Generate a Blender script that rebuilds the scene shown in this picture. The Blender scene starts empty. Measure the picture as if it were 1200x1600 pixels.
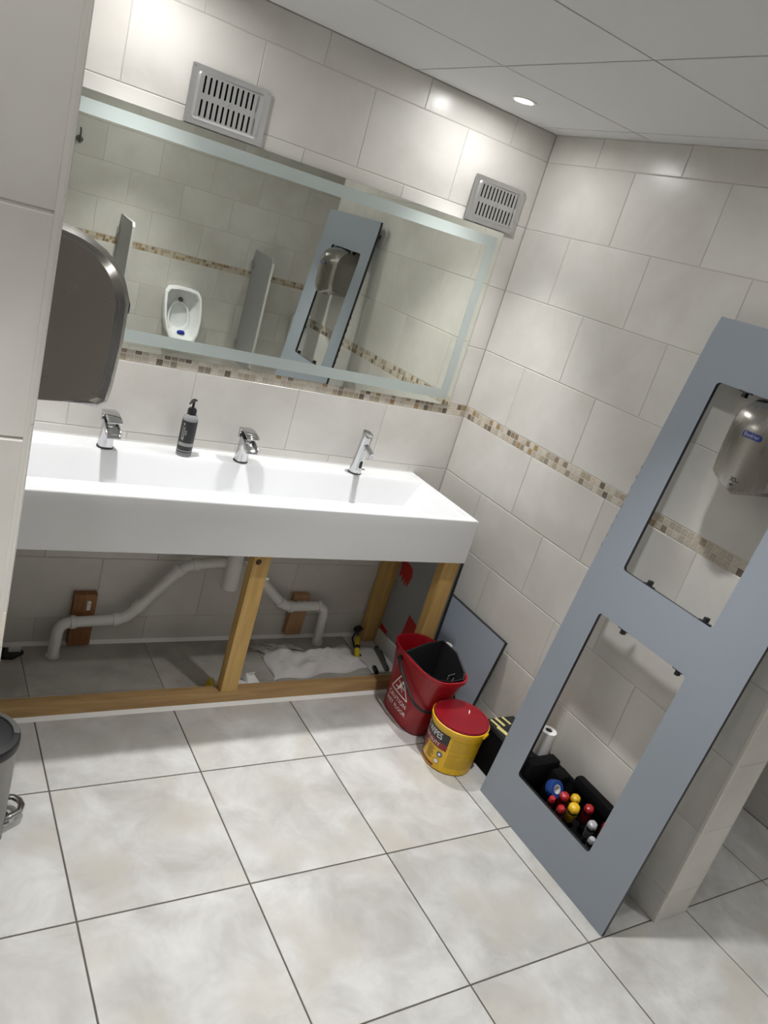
import bpy, bmesh, math, random
from mathutils import Vector, Matrix
random.seed(7)
SC = bpy.context.scene
COL = SC.collection
PI = math.pi

# ------------------------------------------------------------------ camera, world, lights, exposure
cam_d = bpy.data.cameras.new('camera'); cam = bpy.data.objects.new('camera', cam_d); COL.objects.link(cam)
RX = Vector((0.83114542, -0.4806075, 0.27966717))
RY = Vector((0.06159251, -0.4202818, -0.90530082))
RZ = Vector((0.55263339, 0.76966203, -0.31971347))
CAM = Vector((-2.12075, -2.59692, 1.70528))
m3 = Matrix((RX, -RY, -RZ)).transposed()
cam.matrix_world = Matrix.Translation(CAM) @ m3.to_4x4()
cam_d.sensor_fit = 'VERTICAL'; cam_d.sensor_height = 36.0; cam_d.lens = 1208.4 / 1600 * 36.0
cam_d.clip_start = 0.02
SC.camera = cam
w = bpy.data.worlds.new('world'); SC.world = w; w.use_nodes = True
w.node_tree.nodes['Background'].inputs[0].default_value = (0.9, 0.95, 1, 1)
w.node_tree.nodes['Background'].inputs[1].default_value = 0.05
SC.view_settings.view_transform = 'Standard'; SC.view_settings.look = 'None'
SC.view_settings.gamma = 1.0; SC.view_settings.use_curve_mapping = False
SC.view_settings.exposure = 0.15
cy = SC.cycles
cy.use_denoising = True
cy.max_bounces = 7; cy.diffuse_bounces = 4; cy.glossy_bounces = 4; cy.transmission_bounces = 2
cy.use_adaptive_sampling = True; cy.adaptive_threshold = 0.10; cy.adaptive_min_samples = 16
cy.caustics_reflective = False; cy.caustics_refractive = False
cy.sample_clamp_indirect = 6.0
LAMP_COLOR = (1.0, 0.995, 0.99)
# (x, y, watts) of the recessed ceiling lamps; the ceiling is at z = ZC
ZC = 2.256
LAMPS = [(-0.388, -0.255, 66.0), (-1.55, -0.255, 64.5), (-0.646, -1.446, 84.5), (-0.65, -3.20, 92.0), (-2.05, -2.19, 92.0), (0.55, -2.70, 55.0)]

# ------------------------------------------------------------------ materials
def new_mat(name):
    m = bpy.data.materials.new(name); m.use_nodes = True
    nt = m.node_tree; b = nt.nodes['Principled BSDF']
    return m, nt, b
def N(nt, t, **kw):
    n = nt.nodes.new(t)
    for k, v in kw.items(): setattr(n, k, v)
    return n
def plain(name, col, rough=0.5, metal=0.0, spec=0.5, coat=0.0, bump=0.0, bscale=300, var=0.0, vscale=4.0):
    m, nt, b = new_mat(name)
    b.inputs['Base Color'].default_value = (*col, 1); b.inputs['Roughness'].default_value = rough
    b.inputs['Metallic'].default_value = metal; b.inputs['Specular IOR Level'].default_value = spec
    b.inputs['Coat Weight'].default_value = coat
    tc = N(nt, 'ShaderNodeTexCoord')
    if bump:
        no = N(nt, 'ShaderNodeTexNoise'); no.inputs['Scale'].default_value = bscale
        nt.links.new(tc.outputs['Object'], no.inputs['Vector'])
        bp = N(nt, 'ShaderNodeBump'); bp.inputs['Strength'].default_value = bump; bp.inputs['Distance'].default_value = 0.002
        nt.links.new(no.outputs[0], bp.inputs['Height']); nt.links.new(bp.outputs[0], b.inputs['Normal'])
    if var:
        no = N(nt, 'ShaderNodeTexNoise'); no.inputs['Scale'].default_value = vscale; no.inputs['Detail'].default_value = 5
        nt.links.new(tc.outputs['Object'], no.inputs['Vector'])
        mx = N(nt, 'ShaderNodeMixRGB'); mx.inputs[1].default_value = (*[c * (1 - var) for c in col], 1)
        mx.inputs[2].default_value = (*[min(1, c * (1 + var)) for c in col], 1)
        nt.links.new(no.outputs[0], mx.inputs[0]); nt.links.new(mx.outputs[0], b.inputs['Base Color'])
    return m
def tile_mat(name, c1, c2, rough, scale=3.0, randv=0.04, contrast=(0.35, 0.65), stain=None, bumpd=0.0006, bscale=5.0):
    m, nt, b = new_mat(name)
    tc = N(nt, 'ShaderNodeTexCoord'); oi = N(nt, 'ShaderNodeObjectInfo')
    mul = N(nt, 'ShaderNodeMath', operation='MULTIPLY'); mul.inputs[1].default_value = 57.0
    nt.links.new(oi.outputs['Random'], mul.inputs[0])
    add = N(nt, 'ShaderNodeVectorMath', operation='ADD')
    nt.links.new(tc.outputs['Object'], add.inputs[0]); nt.links.new(mul.outputs[0], add.inputs[1])
    no = N(nt, 'ShaderNodeTexNoise'); no.inputs['Scale'].default_value = scale; no.inputs['Detail'].default_value = 4
    no.inputs['Roughness'].default_value = 0.62; no.inputs['Distortion'].default_value = 0.4
    nt.links.new(add.outputs[0], no.inputs['Vector'])
    rp = N(nt, 'ShaderNodeValToRGB')
    rp.color_ramp.elements[0].position = contrast[0]; rp.color_ramp.elements[1].position = contrast[1]
    rp.color_ramp.elements[0].color = (*c1, 1); rp.color_ramp.elements[1].color = (*c2, 1)
    nt.links.new(no.outputs[0], rp.inputs[0])
    out = rp.outputs[0]
    if stain:
        n2 = N(nt, 'ShaderNodeTexNoise'); n2.inputs['Scale'].default_value = scale * 0.8; n2.inputs['Detail'].default_value = 1.5
        a2 = N(nt, 'ShaderNodeVectorMath', operation='ADD'); a2.inputs[1].default_value = (13, 7, 3)
        nt.links.new(add.outputs[0], a2.inputs[0]); nt.links.new(a2.outputs[0], n2.inputs['Vector'])
        r2 = N(nt, 'ShaderNodeValToRGB'); r2.color_ramp.elements[0].position = 0.5; r2.color_ramp.elements[1].position = 0.75
        nt.links.new(n2.outputs[0], r2.inputs[0])
        mx = N(nt, 'ShaderNodeMixRGB'); mx.inputs[2].default_value = (*stain, 1)
        nt.links.new(r2.outputs[0], mx.inputs[0]); nt.links.new(out, mx.inputs[1]); out = mx.outputs[0]
    hs = N(nt, 'ShaderNodeHueSaturation')
    ma = N(nt, 'ShaderNodeMapRange'); ma.inputs[3].default_value = 1 - randv; ma.inputs[4].default_value = 1 + randv
    nt.links.new(oi.outputs['Random'], ma.inputs[0]); nt.links.new(ma.outputs[0], hs.inputs['Value'])
    nt.links.new(out, hs.inputs['Color']); nt.links.new(hs.outputs[0], b.inputs['Base Color'])
    b.inputs['Roughness'].default_value = rough
    nb = N(nt, 'ShaderNodeTexNoise'); nb.inputs['Scale'].default_value = bscale; nb.inputs['Detail'].default_value = 0
    nt.links.new(add.outputs[0], nb.inputs['Vector'])
    bp = N(nt, 'ShaderNodeBump'); bp.inputs['Strength'].default_value = 0.6; bp.inputs['Distance'].default_value = bumpd
    nt.links.new(nb.outputs[0], bp.inputs['Height']); nt.links.new(bp.outputs[0], b.inputs['Normal'])
    return m
def mosaic_mat():
    m, nt, b = new_mat('mosaic_stone')
    oi = N(nt, 'ShaderNodeObjectInfo'); rp = N(nt, 'ShaderNodeValToRGB'); cr = rp.color_ramp
    cr.interpolation = 'CONSTANT'
    cols = [(0, (.50, .445, .365)), (.20, (.60, .55, .47)), (.36, (.25, .195, .135)), (.44, (.44, .39, .32)), (.56, (.33, .23, .11)),
            (.63, (.56, .50, .41)), (.76, (.15, .12, .09)), (.86, (.40, .335, .24)), (.93, (.27, .235, .19))]
    while len(cr.elements) < len(cols): cr.elements.new(0.5)
    for e, (p, c) in zip(cr.elements, cols): e.position = p; e.color = (*c, 1)
    nt.links.new(oi.outputs['Random'], rp.inputs[0])
    tc = N(nt, 'ShaderNodeTexCoord'); no = N(nt, 'ShaderNodeTexNoise'); no.inputs['Scale'].default_value = 90; no.inputs['Detail'].default_value = 5
    nt.links.new(tc.outputs['Object'], no.inputs['Vector'])
    mx = N(nt, 'ShaderNodeMixRGB', blend_type='OVERLAY'); mx.inputs[0].default_value = 0.35
    nt.links.new(rp.outputs[0], mx.inputs[1]); nt.links.new(no.outputs[0], mx.inputs[2]); nt.links.new(mx.outputs[0], b.inputs['Base Color'])
    b.inputs['Roughness'].default_value = 0.45
    return m
def wood_mat(name, dark, light, axis='X', scale=14):
    m, nt, b = new_mat(name)
    tc = N(nt, 'ShaderNodeTexCoord'); mp = N(nt, 'ShaderNodeMapping')
    s = {'X': (0.08, 1, 1), 'Z': (1, 1, 0.08)}[axis]; mp.inputs['Scale'].default_value = s
    nt.links.new(tc.outputs['Object'], mp.inputs['Vector'])
    no = N(nt, 'ShaderNodeTexNoise'); no.inputs['Scale'].default_value = scale * 3; no.inputs['Detail'].default_value = 6; no.inputs['Distortion'].default_value = 1.2
    nt.links.new(mp.outputs[0], no.inputs['Vector'])
    rp = N(nt, 'ShaderNodeValToRGB'); rp.color_ramp.elements[0].position = .3; rp.color_ramp.elements[1].position = .7
    rp.color_ramp.elements[0].color = (*dark, 1); rp.color_ramp.elements[1].color = (*light, 1)
    nt.links.new(no.outputs[0], rp.inputs[0])
    nt.links.new(rp.outputs[0], b.inputs['Base Color']); b.inputs['Roughness'].default_value = 0.62
    bp = N(nt, 'ShaderNodeBump'); bp.inputs['Strength'].default_value = 0.3; bp.inputs['Distance'].default_value = 0.001
    nt.links.new(no.outputs[0], bp.inputs['Height']); nt.links.new(bp.outputs[0], b.inputs['Normal'])
    return m
def brushed(name, col, rough=0.3, stretch=(1, 1, 60)):
    m, nt, b = new_mat(name)
    b.inputs['Metallic'].default_value = 1; b.inputs['Base Color'].default_value = (*col, 1)
    tc = N(nt, 'ShaderNodeTexCoord'); mp = N(nt, 'ShaderNodeMapping'); mp.inputs['Scale'].default_value = stretch
    nt.links.new(tc.outputs['Object'], mp.inputs['Vector'])
    no = N(nt, 'ShaderNodeTexNoise'); no.inputs['Scale'].default_value = 12; no.inputs['Detail'].default_value = 4
    nt.links.new(mp.outputs[0], no.inputs['Vector'])
    ma = N(nt, 'ShaderNodeMapRange'); ma.inputs[3].default_value = rough - .06; ma.inputs[4].default_value = rough + .06
    nt.links.new(no.outputs[0], ma.inputs[0]); nt.links.new(ma.outputs[0], b.inputs['Roughness'])
    return m
def emissive(name, col, s):
    m, nt, b = new_mat(name)
    b.inputs['Emission Color'].default_value = (*col, 1); b.inputs['Emission Strength'].default_value = s
    return m

M = {}
M['wall_tile'] = tile_mat('cream_wall_tile', (.60, .578, .535), (.685, .668, .63), 0.28, scale=3.0, randv=.025)
M['far_tile'] = tile_mat('beige_far_wall_tile', (.60, .578, .535), (.685, .668, .63), 0.3, scale=3.0, randv=.02)
M['grout'] = plain('wall_grout', (.52, .50, .46), .85)
M['white_grout'] = plain('mosaic_grout', (.66, .61, .53), .8)
M['floor_tile'] = tile_mat('pale_stone_floor_tile', (.455, .445, .42), (.675, .67, .65), 0.36, scale=5.5, randv=.02, contrast=(.32, .68), stain=(.51, .485, .43), bumpd=.0003)
M['void_tile'] = tile_mat('darker_floor_tile', (.30, .285, .25), (.42, .40, .36), 0.6, scale=5.0, randv=.03, bumpd=.0003)  # darker, rougher floor tile laid behind the bottom rail, under the basin
M['floor_grout'] = plain('dark_floor_grout', (.12, .105, .09), .9)
M['ceiling'] = plain('ceiling_tile_white', (.72, .72, .71), .75, bump=.25, bscale=500)
M['ceil_dark'] = plain('ceiling_joint_dark', (.03, .03, .03), .8)
M['mosaic'] = mosaic_mat()
M['trim'] = plain('cream_plastic_trim', (.66, .63, .58), .35)
M['white_seal'] = plain('white_sealant', (.80, .79, .76), .5)
M['mirror'] = plain('mirror_silver', (.90, .93, .86), .0, 1.0)
M['mirror_edge'] = plain('mirror_edge_dark', (.10, .10, .09), .4)
M['frost'] = plain('frosted_glass_band', (.50, .56, .54), .32, .35)
M['solid'] = plain('white_solid_surface', (.78, .79, .80), .32)
M['chrome'] = plain('polished_chrome', (.58, .58, .59), .08, 1.0)
M['black'] = plain('black_plastic', (.012, .012, .014), .38)
M['matt_black'] = plain('matt_black_fabric', (.005, .005, .0055), .95, spec=.15, bump=.5, bscale=900)
M['void'] = plain('dark_void', (.006, .006, .006), .9)
M['grille'] = brushed('satin_aluminium', (.62, .62, .62), .42, (1, 1, 1))
M['steel'] = brushed('brushed_stainless_steel', (.31, .295, .27), .26, (1, 40, 1))
M['screw'] = plain('screw_steel', (.55, .55, .55), .3, 1)
M['panel'] = plain('blue_grey_laminate', (.285, .32, .365), .42, var=.02)
M['panel_back'] = plain('pale_laminate_back', (.30, .32, .33), .5)
M['red_print'] = plain('red_print', (.42, .02, .02), .5)
M['wood_x'] = wood_mat('pine_rail', (.33, .19, .075), (.47, .30, .13), 'X')
M['wood_z'] = wood_mat('pine_post', (.46, .28, .085), (.62, .40, .14), 'Z')
M['wood_block'] = wood_mat('stained_wood_block', (.20, .085, .03), (.33, .15, .055), 'Z')
M['wood_block2'] = wood_mat('brown_wood_block', (.36, .20, .10), (.50, .30, .16), 'Z')
M['knot'] = plain('wood_knot', (.07, .03, .015), .7)
M['pipe'] = plain('white_waste_pipe', (.74, .73, .70), .4)
M['red_plastic'] = plain('red_bucket_plastic', (.30, .004, .010), .35)
M['red_lid'] = plain('dark_red_lid_plastic', (.24, .005, .013), .36)
M['yellow'] = plain('yellow_tub_plastic', (.78, .47, .01), .35)
M['label_black'] = plain('label_black', (.02, .02, .022), .4)
M['label_red'] = plain('label_dark_red', (.24, .01, .015), .4)
M['label_olive'] = plain('label_dull_yellow', (.55, .33, .01), .4)
M['ink'] = plain('brown_ink', (.16, .08, .01), .5)
M['white_ink'] = plain('white_ink', (.85, .85, .83), .5)
M['blue_badge'] = plain('blue_badge', (.004, .018, .15), .3)
M['dark_ink'] = plain('dark_ink', (.02, .02, .02), .5)
M['ceramic'] = plain('white_ceramic', (.80, .81, .81), .12)
M['screen'] = plain('grey_screen_board', (.36, .36, .365), .45)
M['screen_edge'] = plain('pale_edge_strip', (.66, .66, .64), .4)
M['blue'] = plain('blue_block', (.01, .03, .32), .5)
M['cloth'] = plain('grey_white_cotton_cloth', (.70, .675, .655), .95, bump=.8, bscale=700, var=.06, vscale=14)
M['paper'] = plain('white_paper', (.80, .79, .77), .8)
M['dull_metal'] = plain('dull_metal', (.16, .16, .15), .45, .8)
M['tool_yellow'] = plain('tool_yellow', (.62, .46, .02), .45)
M['tool_red'] = plain('red_tool_handle', (.42, .015, .02), .3)
M['tool_clear'] = plain('clear_grey_handle', (.42, .42, .45), .2)
M['tool_blue'] = plain('blue_tape', (.015, .06, .28), .4)
M['bag_yellow'] = plain('pale_yellow_print', (.62, .55, .22), .6)
M['bin_steel'] = brushed('bin_brushed_steel', (.27, .265, .26), .36, (1, 1, 1))
M['lamp'] = emissive('lamp_lens', LAMP_COLOR, 290)
M['bezel'] = plain('white_bezel', (.80, .80, .79), .35)
M['bottle_clear'] = plain('clear_grey_bottle', (.27, .27, .275), .12, .0, .6)
M['bottle_label'] = plain('black_bottle_label', (.016, .017, .018), .35)
M['grey_ink'] = plain('grey_ink', (.28, .28, .28), .4)
M['pale_tray'] = plain('pale_skirting', (.55, .55, .53), .5)

# ------------------------------------------------------------------ geometry collector
class G:
    def __init__(s): s.v = []; s.f = []; s.m = []
    def add(s, vs, fs, mi=0):
        o = len(s.v); s.v += [tuple(p) for p in vs]
        for f in fs: s.f.append([o + i for i in f]); s.m.append(mi)
        return s
    def box(s, x0, x1, y0, y1, z0, z1, mi=0):
        return s.add([(x0, y0, z0), (x1, y0, z0), (x1, y1, z0), (x0, y1, z0), (x0, y0, z1), (x1, y0, z1), (x1, y1, z1), (x0, y1, z1)],
                     [(0, 3, 2, 1), (4, 5, 6, 7), (0, 1, 5, 4), (1, 2, 6, 5), (2, 3, 7, 6), (3, 0, 4, 7)], mi)
    def loft(s, rings, cap0=True, cap1=True, mi=0, closed=True):
        n = len(rings[0]); vs = [p for r in rings for p in r]; fs = []
        for k in range(len(rings) - 1):
            for i in range(n if closed else n - 1):
                j = (i + 1) % n
                fs.append((k * n + i, k * n + j, (k + 1) * n + j, (k + 1) * n + i))
        if cap0: fs.append(tuple(range(n - 1, -1, -1)))
        if cap1: fs.append(tuple((len(rings) - 1) * n + i for i in range(n)))
        return s.add(vs, fs, mi)
    def lathe(s, prof, n=32, c=(0, 0, 0), cap0=True, cap1=True, mi=0):
        return s.loft([[(c[0] + r * math.cos(2 * PI * i / n), c[1] + r * math.sin(2 * PI * i / n), c[2] + z) for i in range(n)] for r, z in prof], cap0, cap1, mi)
    def tube(s, path, r, n=14, caps=True, mi=0, flat=1.0):
        P = [Vector(p) for p in path]; rr = r if isinstance(r, (list, tuple)) else [r] * len(P)
        rings = []; prev = None
        for i, p in enumerate(P):
            t = (P[min(i + 1, len(P) - 1)] - P[max(i - 1, 0)]).normalized()
            if prev is None:
                a = Vector((0, 0, 1)) if abs(t.z) < .9 else Vector((1, 0, 0)); u = t.cross(a).normalized()
            else:
                u = (prev - t * prev.dot(t)).normalized()
            prev = u; v = t.cross(u)
            rings.append([tuple(p + u * (rr[i] * math.cos(2 * PI * k / n)) + v * (rr[i] * flat * math.sin(2 * PI * k / n))) for k in range(n)])
        return s.loft(rings, caps, caps, mi)
    def prism(s, poly, a, b, mi=0, axis='Y'):
        mp = {'Y': lambda p, t: (p[0], t, p[1]), 'X': lambda p, t: (t, p[0], p[1]), 'Z': lambda p, t: (p[0], p[1], t)}[axis]
        return s.loft([[mp(p, a) for p in poly], [mp(p, b) for p in poly]], True, True, mi)
    def xf(s, mat):
        s.v = [tuple(mat @ Vector(p)) for p in s.v]; return s
    def build(s, name, mats, parent=None, loc=(0, 0, 0), rot=(0, 0, 0), bevel=0.0, smooth=35, seg=2, fixn=True):
        if not isinstance(mats, (list, tuple)): mats = [mats]
        me = bpy.data.meshes.new(name); me.from_pydata(s.v, [], s.f)
        for k in mats: me.materials.append(M[k])
        me.polygons.foreach_set('material_index', s.m)
        if bevel or fixn:
            bm = bmesh.new(); bm.from_mesh(me)
            if fixn: bmesh.ops.recalc_face_normals(bm, faces=bm.faces)
            if bevel:
                ed = [e for e in bm.edges if len(e.link_faces) == 2 and e.calc_face_angle(0) > math.radians(30)]
                bmesh.ops.bevel(bm, geom=ed, offset=bevel, segments=seg, affect='EDGES', profile=0.6, clamp_overlap=True)
            bm.to_mesh(me); bm.free()
        if smooth:
            me.polygons.foreach_set('use_smooth', [True] * len(me.polygons)); me.set_sharp_from_angle(angle=math.radians(smooth))
        me.update()
        o = bpy.data.objects.new(name, me); COL.objects.link(o)
        o.location = loc; o.rotation_euler = rot
        if parent: o.parent = parent
        return o
def tag(o, label, cat, group=None):
    o['label'] = label; o['category'] = cat
    if group: o['group'] = group
    return o
def thing(name, label, cat, loc=(0, 0, 0), rot=(0, 0, 0), group=None):
    o = bpy.data.objects.new(name, None); COL.objects.link(o); o.empty_display_size = 0.05
    o.location = loc; o.rotation_euler = rot
    return tag(o, label, cat, group)
def struct(o): o['kind'] = 'structure'; return o
def superring(cx, cy, z, a, b, n=40, e=3.0):
    out = []
    for i in range(n):
        t = 2 * PI * i / n; c, s_ = math.cos(t), math.sin(t)
        out.append((cx + a * math.copysign(abs(c) ** (2 / e), c), cy + b * math.copysign(abs(s_) ** (2 / e), s_), z))
    return out
def smooth_path(pts, rad, seg=6):
    P = [Vector(p) for p in pts]; out = [P[0]]
    for i in range(1, len(P) - 1):
        a = (P[i - 1] - P[i]); b = (P[i + 1] - P[i]); r = min(rad, a.length * .49, b.length * .49)
        A = P[i] + a.normalized() * r; B = P[i] + b.normalized() * r
        for k in range(seg + 1):
            t = k / seg; out.append(A * (1 - t) ** 2 + P[i] * 2 * t * (1 - t) + B * t ** 2)
    out.append(P[-1]); return out
def rrect(x0, x1, z0, z1, r, n=5):
    pts = []
    for cx, cz, a0 in ((x1 - r, z1 - r, 0), (x0 + r, z1 - r, 90), (x0 + r, z0 + r, 180), (x1 - r, z0 + r, 270)):
        for k in range(n + 1):
            a = math.radians(a0 + 90 * k / n); pts.append((cx + r * math.cos(a), cz + r * math.sin(a)))
    return pts
def text_geo(body, size, bold=0.0, subdiv=0, spacing=1.0):
    """lettering as a flat triangulated outline, centred; returns verts2d, faces"""
    cu = bpy.data.curves.new('lettering', 'FONT'); cu.body = body; cu.size = size; cu.offset = bold * size
    cu.align_x = 'CENTER'; cu.align_y = 'CENTER'; cu.resolution_u = 3; cu.space_character = spacing
    ob = bpy.data.objects.new('lettering', cu); COL.objects.link(ob)
    dg = bpy.context.evaluated_depsgraph_get(); dg.update()
    me = bpy.data.meshes.new_from_object(ob.evaluated_get(dg))
    bm = bmesh.new(); bm.from_mesh(me)
    if subdiv:
        bmesh.ops.triangulate(bm, faces=bm.faces); bmesh.ops.subdivide_edges(bm, edges=bm.edges, cuts=subdiv, use_grid_fill=True)
        bmesh.ops.triangulate(bm, faces=bm.faces)
    bm.verts.index_update()
    vs = [(v.co.x, v.co.y) for v in bm.verts]; fs = [[v.index for v in f.verts] for f in bm.faces]
    bm.free(); bpy.data.objects.remove(ob); bpy.data.curves.remove(cu); bpy.data.meshes.remove(me)
    return vs, fs
def map_geo(g, vs, fs, fn, mi=0): return g.add([fn(x, y) for x, y in vs], fs, mi)

# ------------------------------------------------------------------ tiled surfaces
_cache = {}
AX = {'back': ((1, 0, 0), (0, 0, 1), (0, -1, 0)), 'right': ((0, 1, 0), (0, 0, 1), (-1, 0, 0)), 'left': ((0, 1, 0), (0, 0, 1), (1, 0, 0)),
      'front': ((1, 0, 0), (0, 0, 1), (0, 1, 0)), 'floor': ((1, 0, 0), (0, 1, 0), (0, 0, 1)), 'ceil': ((1, 0, 0), (0, 1, 0), (0, 0, -1))}
def piece(name, parent, axis, cu, cv, at, wd, ht, th, mat, ch=0.002):
    """one tile: cu,cv centre along the surface, at = plane of its face, th = thickness behind the face"""
    u, v, n = [Vector(a) for a in AX[axis]]
    key = (axis, round(wd, 4), round(ht, 4), th, mat, ch)
    me = _cache.get(key)
    if me is None:
        a, b = wd / 2, ht / 2; vs = []
        for (p, q, d) in ((a, b, -th), (a, b, -ch), (a - ch, b - ch, 0)):
            for (i, j) in ((-1, -1), (1, -1), (1, 1), (-1, 1)): vs.append(tuple(u * (p * i) + v * (q * j) + n * d))
        fs = [(8, 9, 10, 11)] + [(k + i, k + (i + 1) % 4, k + 4 + (i + 1) % 4, k + 4 + i) for k in (0, 4) for i in range(4)]
        me = bpy.data.meshes.new(name); me.from_pydata(vs, [], fs); me.materials.append(M[mat])
        bm = bmesh.new(); bm.from_mesh(me)
        bmesh.ops.recalc_face_normals(bm, faces=bm.faces)
        f0 = max(bm.faces, key=lambda f: f.calc_area())
        if f0.normal.dot(n) < 0: bmesh.ops.reverse_faces(bm, faces=bm.faces)
        bm.to_mesh(me); bm.free(); _cache[key] = me
    o = bpy.data.objects.new(name, me); COL.objects.link(o); o.parent = parent
    o.location = u * cu + v * cv + n * (at * sum(n))
    return o
ROWS = [(0, .1128), (.1128, .3616), (.3616, .608), (.608, .855), (.855, 1.1013), (1.1502, 1.400), (1.400, 1.652), (1.652, 1.9015), (1.9015, 2.1545), (2.1545, 2.256)]
def tile_wall(parent, axis, u0, u1, at, joints, mat='wall_tile', rows=ROWS, gap=.0018, dz=0.0, name='wall_tile'):
    """joints(row_index) -> offset of one vertical joint; pitch is 0.402"""
    for k, (z0, z1) in enumerate(rows):
        z0 += dz if z0 > 0 else 0; z1 += dz if z1 < 2.25 else 0
        if joints is None: cuts = [u0, u1]
        else:
            off, pitch = joints(k); a = u0 + ((off - u0) % pitch); cuts = [u0]
            while a < u1 - .002:
                if a > u0 + .004 and u1 - a > .08: cuts.append(a)
                a += pitch
            cuts.append(u1)
        for a, b in zip(cuts, cuts[1:]):
            if b - a < .012: continue
            piece(name, parent, axis, (a + b) / 2, (z0 + z1) / 2, at, b - a - gap, z1 - z0 - gap, .008, mat)
def mosaic(parent, axis, u0, u1, at, z0=1.1013, z1=1.1502, pitch=.0245, from_end=True):
    n = int((u1 - u0) / pitch); h = (z1 - z0) / 2
    piece('mosaic_backing', parent, axis, (u0 + u1) / 2, (z0 + z1) / 2, at - .001 * sum(AX[axis][2]), u1 - u0, z1 - z0 + .001, .007, 'white_grout', .0002)
    for r in range(2):
        for i in range(n + 1):
            c = (u1 - (i + .5) * pitch) if from_end else (u0 + (i + .5) * pitch)
            if c < u0 + .004 or c > u1: continue
            piece('mosaic_tile', parent, axis, c, z0 + h * (r + .5), at + 0.0, pitch - .0022, h - .0022, .008, 'mosaic', .0012)

# floor ---------------------------------------------------------------
XE, YC = 1.55, -2.05
XL, XT, XC, YE, YF, XW = -1.97, .166, .94, -1.68, -3.75, -3.3     # left wall, wall thickness, corridor wall, wall ends, far wall, west wall
floor = struct(G().box(XW - .1, XE + .1, YF - .1, .1, -.06, -.0025).build('floor', 'floor_grout', smooth=0))
S, FX, FY = .453, -1.6432, -.7616
for i in range(-4, 8):
    for j in range(-3, 8):
        x0, x1 = FX + i * S, FX + (i + 1) * S; y1 = FY - j * S; y0 = y1 - S
        x0, x1, y0, y1 = max(x0, XW), min(x1, XE if y1 < YC + .3 else XC), max(y0, YF), min(y1, 0)
        if x1 - x0 < .02 or y1 - y0 < .02: continue
        if x1 < XL - .2 and y0 > YE + .01: continue
        parts = [(y0, y1, 'floor_tile')]
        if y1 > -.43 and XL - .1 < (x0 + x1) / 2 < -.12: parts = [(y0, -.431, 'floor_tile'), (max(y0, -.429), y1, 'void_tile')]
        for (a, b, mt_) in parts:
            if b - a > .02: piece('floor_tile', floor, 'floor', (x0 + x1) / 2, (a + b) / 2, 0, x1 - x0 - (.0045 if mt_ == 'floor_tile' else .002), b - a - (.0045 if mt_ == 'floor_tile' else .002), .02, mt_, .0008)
# walls ---------------------------------------------------------------
G0 = .0016
wall_back = struct(G().box(XW, XC + .1, G0, .1, 0, 2.35).build('wall_back', 'grout', smooth=0))
tile_wall(wall_back, 'back', XL, 0, 0, lambda k: ((-.2 if k in (1, 3, 5, 7, 9) else 0.0), .4))
mosaic(wall_back, 'back', XL, 0, 0)
tile_wall(wall_back, 'back', XT, XC, 0, lambda k: ((0 if k % 2 else .2), .4))
wall_right = struct(G().box(G0, XT - G0, YE + G0, 0, 0, 2.35).build('wall_right', 'grout', smooth=0))
tile_wall(wall_right, 'right', YE, 0, 0, lambda k: ((-.27 if k in (1, 3, 5, 7, 9) else -.07), .404))
mosaic(wall_right, 'right', YE, 0, 0)
tile_wall(wall_right, 'back', .006, XT - .006, YE, None)
tile_wall(wall_right, 'left', YE, 0, XT, lambda k: ((-.27 if k in (1, 3, 5, 7, 9) else -.07), .404))
piece('wall_tile', wall_right, 'back', XT / 2, 1.1258, YE, XT - .014, .0467, .008, 'wall_tile')
wall_left = struct(G().box(XL - XT + G0, XL - G0, YE + G0, 0, 0, 2.35).build('wall_left', 'grout', smooth=0))
tile_wall(wall_left, 'left', YE, 0, XL, lambda k: ((-.27 if k in (1, 3, 5, 7, 9) else -.07), .404))
mosaic(wall_left, 'left', YE, 0, XL)
tile_wall(wall_left, 'back', XL - XT + .006, XL - .006, YE, None, dz=-.019)
piece('wall_tile', wall_left, 'back', XL - XT / 2, 1.1068, YE, XT - .014, .0467, .008, 'wall_tile')
tile_wall(wall_left, 'right', YE, 0, XL - XT, lambda k: ((-.27 if k % 2 else -.07), .404))
wall_corridor = struct(G().box(XC + G0, XE, YC + G0, 0, 0, 2.35).build('wall_corridor', 'grout', smooth=0))
tile_wall(wall_corridor, 'right', YC, 0, XC, lambda k: ((-.1 if k % 2 else -.3), .404))
tile_wall(wall_corridor, 'back', XC, XE, YC, lambda k: ((1.1 if k % 2 else 1.3), .4))
wall_east = struct(G().box(XE + G0, XE + .1, YF, YC, 0, 2.35).build('wall_east', 'grout', smooth=0))
tile_wall(wall_east, 'right', YF, YC, XE, lambda k: ((-.1 if k % 2 else -.3), .404))
wall_far = struct(G().box(XW, XE, YF - .1, YF - G0, 0, 2.35).build('wall_far', 'grout', smooth=0))
tile_wall(wall_far, 'front', XW, XE, YF, lambda k: ((-.07 if k % 2 else .13), .404), mat='far_tile')
g = G(); rnd = random.Random(3)
for r in range(2):
    x = XW
    while x < XE - .024:
        zc = 1.1013 + .02445 * (r + .5); mi = rnd.choice((0, 0, 0, 1, 1, 2, 3))
        a, hh = .0111, .0111
        g.add([(x + .0012, YF - .004, zc - hh), (x + .0234, YF - .004, zc - hh), (x + .0234, YF - .004, zc + hh), (x + .0012, YF - .004, zc + hh),
               (x + .0024, YF, zc - hh + .001), (x + .0222, YF, zc - hh + .001), (x + .0222, YF, zc + hh - .001), (x + .0024, YF, zc + hh - .001)],
              [(4, 5, 6, 7), (0, 1, 5, 4), (1, 2, 6, 5), (2, 3, 7, 6), (3, 0, 4, 7)], mi); x += .0245
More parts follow.
